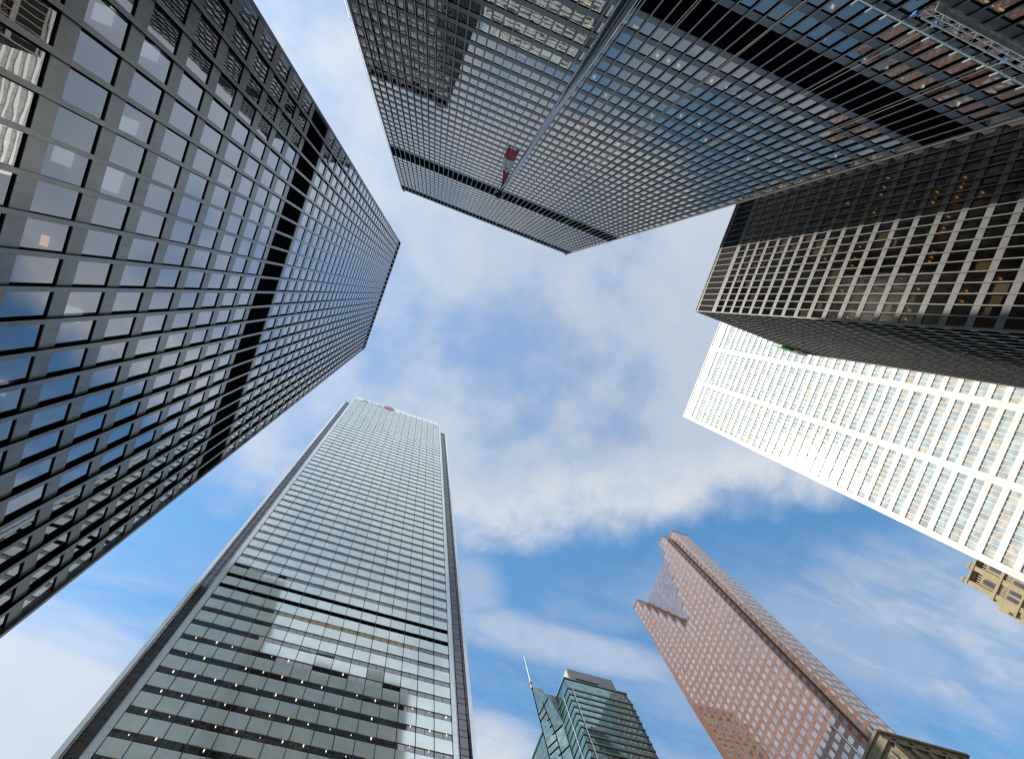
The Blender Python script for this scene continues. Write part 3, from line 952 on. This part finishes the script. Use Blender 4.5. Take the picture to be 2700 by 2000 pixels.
def stone_tower():
    T = thing('office_tower', 'old buff stone tower with arched windows at the far right edge', 'office tower', (180, 12, 0))
    x = 167.0
    MB().box(x, x + 24, 2.0, 24.0, 0, 141.6 + Z).build('wall', K['stone'], T)
    MB().box(x - 0.6, x + 20, 0.0, 25.7, 0, 133.2 + Z).build('wall', K['stone'], T)
    MB().box(x - 0.4, x + 18, 22.0, 26.8, 0, 131.5 + Z).build('side_bay', K['stone'], T)
    MB().box(x - 0.3, x + 17, 22.0, 27.7, 0, 124.5 + Z).build('side_bay', K['stone'], T)
    for y in (24.0, 19.7, 15.4, 11.1):
        MB().box(x - 0.9, x + 1.2, y - 0.75, y + 0.55, 100, 142.9 + Z).build('pilaster', K['stone'], T)
        MB().prism([(x - 1.0, y - 0.9, 142.91 + Z), (x - 1.0, y + 0.7, 142.91 + Z), (x - 1.0, y + 0.2, 143.9 + Z), (x - 1.0, y - 0.4, 143.9 + Z)], (2.0, 0, 0)).build('pinnacle', K['stone'], T)
    for (a, b, z0, z1) in ((9, 25.2, 133.21, 134.1), (9, 26.2, 126.4, 127.0), (9, 24.4, 141.61, 142.2)):
        MB().box(x - 1.05, x + 3, a, b, z0 + Z, z1 + Z).build('cornice', K['stone'], T)
    for yc in (21.8, 17.5, 13.2):
        mb = MB(); arch(mb, x - 0.06, yc, 134.4 + Z, 0.85, 4.2); mb.build('arched_recess_shade', K['shadow_stone'], T)  # flat dark arch painted as the shade of a recess
        mb = MB(); arch(mb, x - 0.09, yc, 134.6 + Z, 0.5, 3.6); mb.build('arched_window', K['old_glass'], T)
        for k in range(4):
            MB().box(x - 0.1, x - 0.003, yc - 1.25 + k * 0.68, yc - 0.95 + k * 0.68, 139.3 + Z, 141.0 + Z).build('louvre_slot', K['reveal'], T)
            MB().box(x - 0.66, x - 0.603, yc - 1.25 + k * 0.68, yc - 0.95 + k * 0.68, 131.3 + Z, 132.6 + Z).build('louvre_slot', K['shadow_stone'], T)
        for dy in (-0.8, 0.8):
            mb = MB(); arch(mb, x - 0.64, yc + dy, 127.4 + Z, 0.55, 3.4); mb.build('arched_recess_shade', K['shadow_stone'], T)
            mb = MB(); arch(mb, x - 0.67, yc + dy, 127.5 + Z, 0.40, 3.0); mb.build('arched_window', K['old_glass'], T)
            mb = MB(); arch(mb, x - 0.67, yc + dy, 122.6 + Z, 0.42, 2.6); mb.build('arched_window', K['old_glass'], T)
            MB().box(x - 0.67, x - 0.62, yc + dy - .45, yc + dy + .45, 118.2 + Z, 120.6 + Z).build('window', K['old_glass'], T)
    for (y, z) in ((26.1, 126.6), (26.4, 121.2), (26.4, 116.5)):
        mb = MB(); arch(mb, x - 0.44, y - 0.05, z + Z, 0.34, 2.2); mb.build('arched_window', K['old_glass'], T)


stone_tower()


def sandstone_block():
    T = thing('office_building', 'weathered sandstone building with pilasters at the bottom right corner', 'building', (111, 58, 0))
    x0, x1, y0, y1, H = 100.7, 121.0, 46.5, 72.0, 90.0 + Z
    MB().box(x0, x1, y0, y1, 0, H - 0.5).build('wall', K['stone2'], T)
    MB().box(x0 - 0.35, x1 + 0.35, y0 - 0.35, y1, H - 0.5, H + 0.1).build('roof_coping', K['stone2'], T)
    MB().box(x0 - 0.5, x1 + 0.5, y0 - 0.5, y1, H - 3.2, H - 2.6).build('cornice', K['stone2'], T)
    for k in range(6):
        x = x0 + 0.8 + k * 3.75
        MB().box(x - .75, x + .75, y0 - .6, y0 + .2, 0, H - 4.4).build('pilaster', K['stone2'], T)
        MB().prism([(x - .75, y0 - .6, H - 4.39), (x + .75, y0 - .6, H - 4.39), (x, y0 - .6, H - 3.3)], (0, .8, 0)).build('pilaster_cap', K['stone2'], T)
        if k < 5:
            for j in range(7):
                MB().box(x + 1.15, x + 2.6, y0 - .06, y0 - 0.003, H - 8.2 - j * 3.9, H - 5.9 - j * 3.9).build('window', K['old_glass'], T)
            MB().box(x + 1.4, x + 2.3, y0 - .06, y0 - 0.003, H - 1.9, H - 1.2).build('vent_opening', K['reveal'], T)
    for k in range(5):
        y = y0 + 1.2 + k * 3.6
        MB().box(x0 - .6, x0 + .2, y - .75, y + .75, 0, H - 4.4).build('pilaster', K['stone2'], T)
        for j in range(7):
            MB().box(x0 - .06, x0 - 0.003, y + 1.1, y + 2.5, H - 8.2 - j * 3.9, H - 5.9 - j * 3.9).build('window', K['old_glass'], T)


sandstone_block()


# ------------------------------------------------------------------ flags and poles
def flag_mesh(hx, hy, ztop, length, width, drift, mats, T_=None, name='flag', b0=0.53, b1=0.77):
    """cloth hanging limp from its upper corner: three colour bands along its length"""
    nu, nv = 36, 14
    grid = []
    for i in range(nu + 1):
        s = i / nu
        w = width * (0.04 + 0.96 * min(1, s * 1.45)) * (1 - 0.10 * math.sin(s * 6.0))
        z = ztop - s * length
        row = []
        for j in range(nv + 1):
            t = j / nv - 0.5
            fold = math.sin(t * 9.0 + s * 2.5) * 0.10 * width * (1.1 - s) + math.sin(t * 17 + s * 5) * 0.02 * width
            cx = hx + drift[0] * s + t * w + 0.03 * math.sin(s * 6)
            cy = hy + drift[1] * s + fold
            zz = z + 0.05 * math.cos(t * 5.0) * s
            row.append((cx, cy, zz))
        grid.append(row)
    mb = MB()
    for i in range(nu):
        s = (i + .5) / nu
        for j in range(nv):
            t = (j + .5) / nv - 0.5
            mi = 0 if (s < b0 or s > b1) else 1
            if b0 + 0.05 < s < b0 + 0.085 and -0.30 < t < 0.2: mi = 0
            if b0 + 0.13 < s < b0 + 0.17 and -0.25 < t < -0.05: mi = 0
            mb.poly([grid[i][j], grid[i][j + 1], grid[i + 1][j + 1], grid[i + 1][j]], mi)
    o = mb.build(name, mats, T_, smooth=True)
    return o


px, py = 0.975, -3.82
fp = thing('flagpole', 'tall tapering metal flagpole rising from the plaza in front of the tallest dark tower', 'flagpole', (px, py, 0))
MB().tube((px, py, 0), (px, py, 20.2 + Z), 0.112, 0.040, 24).build('pole', K['pole'], fp, smooth=True)
MB().ball((px, py, 20.32 + Z), 0.14, 18, 10).build('finial', K['black_ball'], fp, smooth=True)
MB().tube((px, py, 20.1 + Z), (px, py, 20.24 + Z), 0.07, 0.07, 12).build('truck', K['black_ball'], fp)
MB().tube((px + 0.115, py + 0.03, 1.2), (px + 0.075, py + 0.02, 20.1 + Z), 0.007, 0.007, 6).build('halyard', K['alu2'], fp)
MB().tube((px, py, 0), (px, py, 0.3), 0.22, 0.16, 20).build('base_collar', K['alu'], fp)
fl = flag_mesh(px - 0.05, py - 0.05, 19.85 + Z, 4.9, 0.27, (-0.24, -0.07), [K['red'], K['white']])
fl['label'] = 'limp red and white flag hanging near the top of the tall plaza flagpole'; fl['category'] = 'flag'

p2x, p2y = 102.2, 53.0
fp2 = thing('flagpole', 'thin white flagpole on the sandstone roof in front of the red granite tower', 'flagpole', (p2x, p2y, 90 + Z))
MB().tube((p2x, p2y, 90.1 + Z), (p2x, p2y, 104.2 + Z), 0.16, 0.07, 10).build('pole', K['white'], fp2)
MB().ball((p2x, p2y, 104.3 + Z), 0.18, 10, 6).build('finial', K['white'], fp2)
fl2 = flag_mesh(p2x - 0.25, p2y + 0.1, 102.8 + Z, 4.4, 0.75, (-0.5, 0.1), [K['red'], K['white']], None, 'flag', 0.34, 0.66)
fl2['label'] = 'small limp red and white flag on the rooftop pole before the red granite tower'; fl2['category'] = 'flag'


# ------------------------------------------------------------------ suspended window-cleaning stage on the south tower
def stage():
    yF = -30.9
    T = thing('cleaning_stage', 'aluminium lattice cleaning stage hanging across the dark tower at the top right', 'work platform', (32, yF + 0.6, 40.5 + Z))
    xa, xb = 25.8, 40.2
    z0, z1 = 40.3 + Z, 41.5 + Z
    ya, yb = yF + 0.30, yF + 0.82
    mb = MB()
    for y in (ya, yb):
        for z in (z0, z1): mb.box(xa, xb, y - .055, y + .055, z - .055, z + .055)
        x = xa; k = 0
        while x < xb - 0.1:
            mb.tube((x, y, z0 if k % 2 else z1), (min(x + .72, xb), y, z1 if k % 2 else z0), 0.022, n=6)
            x += .72; k += 1
    x = xa
    while x < xb:
        mb.box(x - .03, x + .03, ya, yb, z0 - .04, z0 + .02); x += .72
    mb.build('lattice_frame', K['alu2'], T)
    MB().box(xa + .1, xb - .1, ya + .06, yb - .06, z0 + .05, z0 + .08).build('deck', K['alu2'], T)
    for x in (26.0, 28.7, 31.3, 33.9, 36.5, 39.2):
        MB().box(x - .03, x + .03, ya - .09, ya - .055, z0, z1 + 0.9).build('guard_post', K['alu'], T)
    for x in (25.4, 27.2, 33.5, 39.8):
        mb = MB().box(x - .11, x + .11, yF + .42, yF + .68, 41.6 + Z, 42.0 + Z)
        mb.box(x - .06, x + .06, yF + .48, yF + .62, 42.0 + Z, 42.25 + Z)
        mb.tube((x - .1, yF + .55, 41.75 + Z), (x + .26, yF + .55, 41.75 + Z), .09, n=12)
        mb.build('hoist', K['blue'], T)
    # upper guide rail with a short arm at each mullion
    mb = MB().box(19.5, 40.4, yF + .30, yF + .38, 43.25 + Z, 43.45 + Z)
    st = (41.23 + 21.85) / 49
    k = 0
    while True:
        x = 41.23 - st * k
        if x < 19.6: break
        mb.box(x - .10, x - .02, yF + .17, yF + .30, 43.3 + Z, 44.35 + Z); k += 1
    mb.build('guide_rail', K['alu2'], T)


stage()
for (x, w) in ((12.55, 'third'), (19.0, ''), (27.2, ''), (33.5, ''), (40.85, '')):
    o = MB().tube((x, -30.9 + 0.52, (42.3 if x in (27.2, 33.5) else 2.0) + Z), (x, -30.9 + 0.30, 221 + Z), 0.018, n=5).build('rope', K['rope'])
    o['category'] = 'rope'
    o['label'] = {12.55: 'long pale rope down the dark tower just right of the flagpole', 19.0: 'long pale rope down the dark tower left of the cleaning stage',
                  27.2: 'rope rising from the left blue hoist of the cleaning stage', 33.5: 'rope rising from the right blue hoist of the cleaning stage',
                  40.85: 'long pale rope along the right corner of the tallest dark tower'}[x]
    o['group'] = 'ropes hanging down the tallest dark tower'
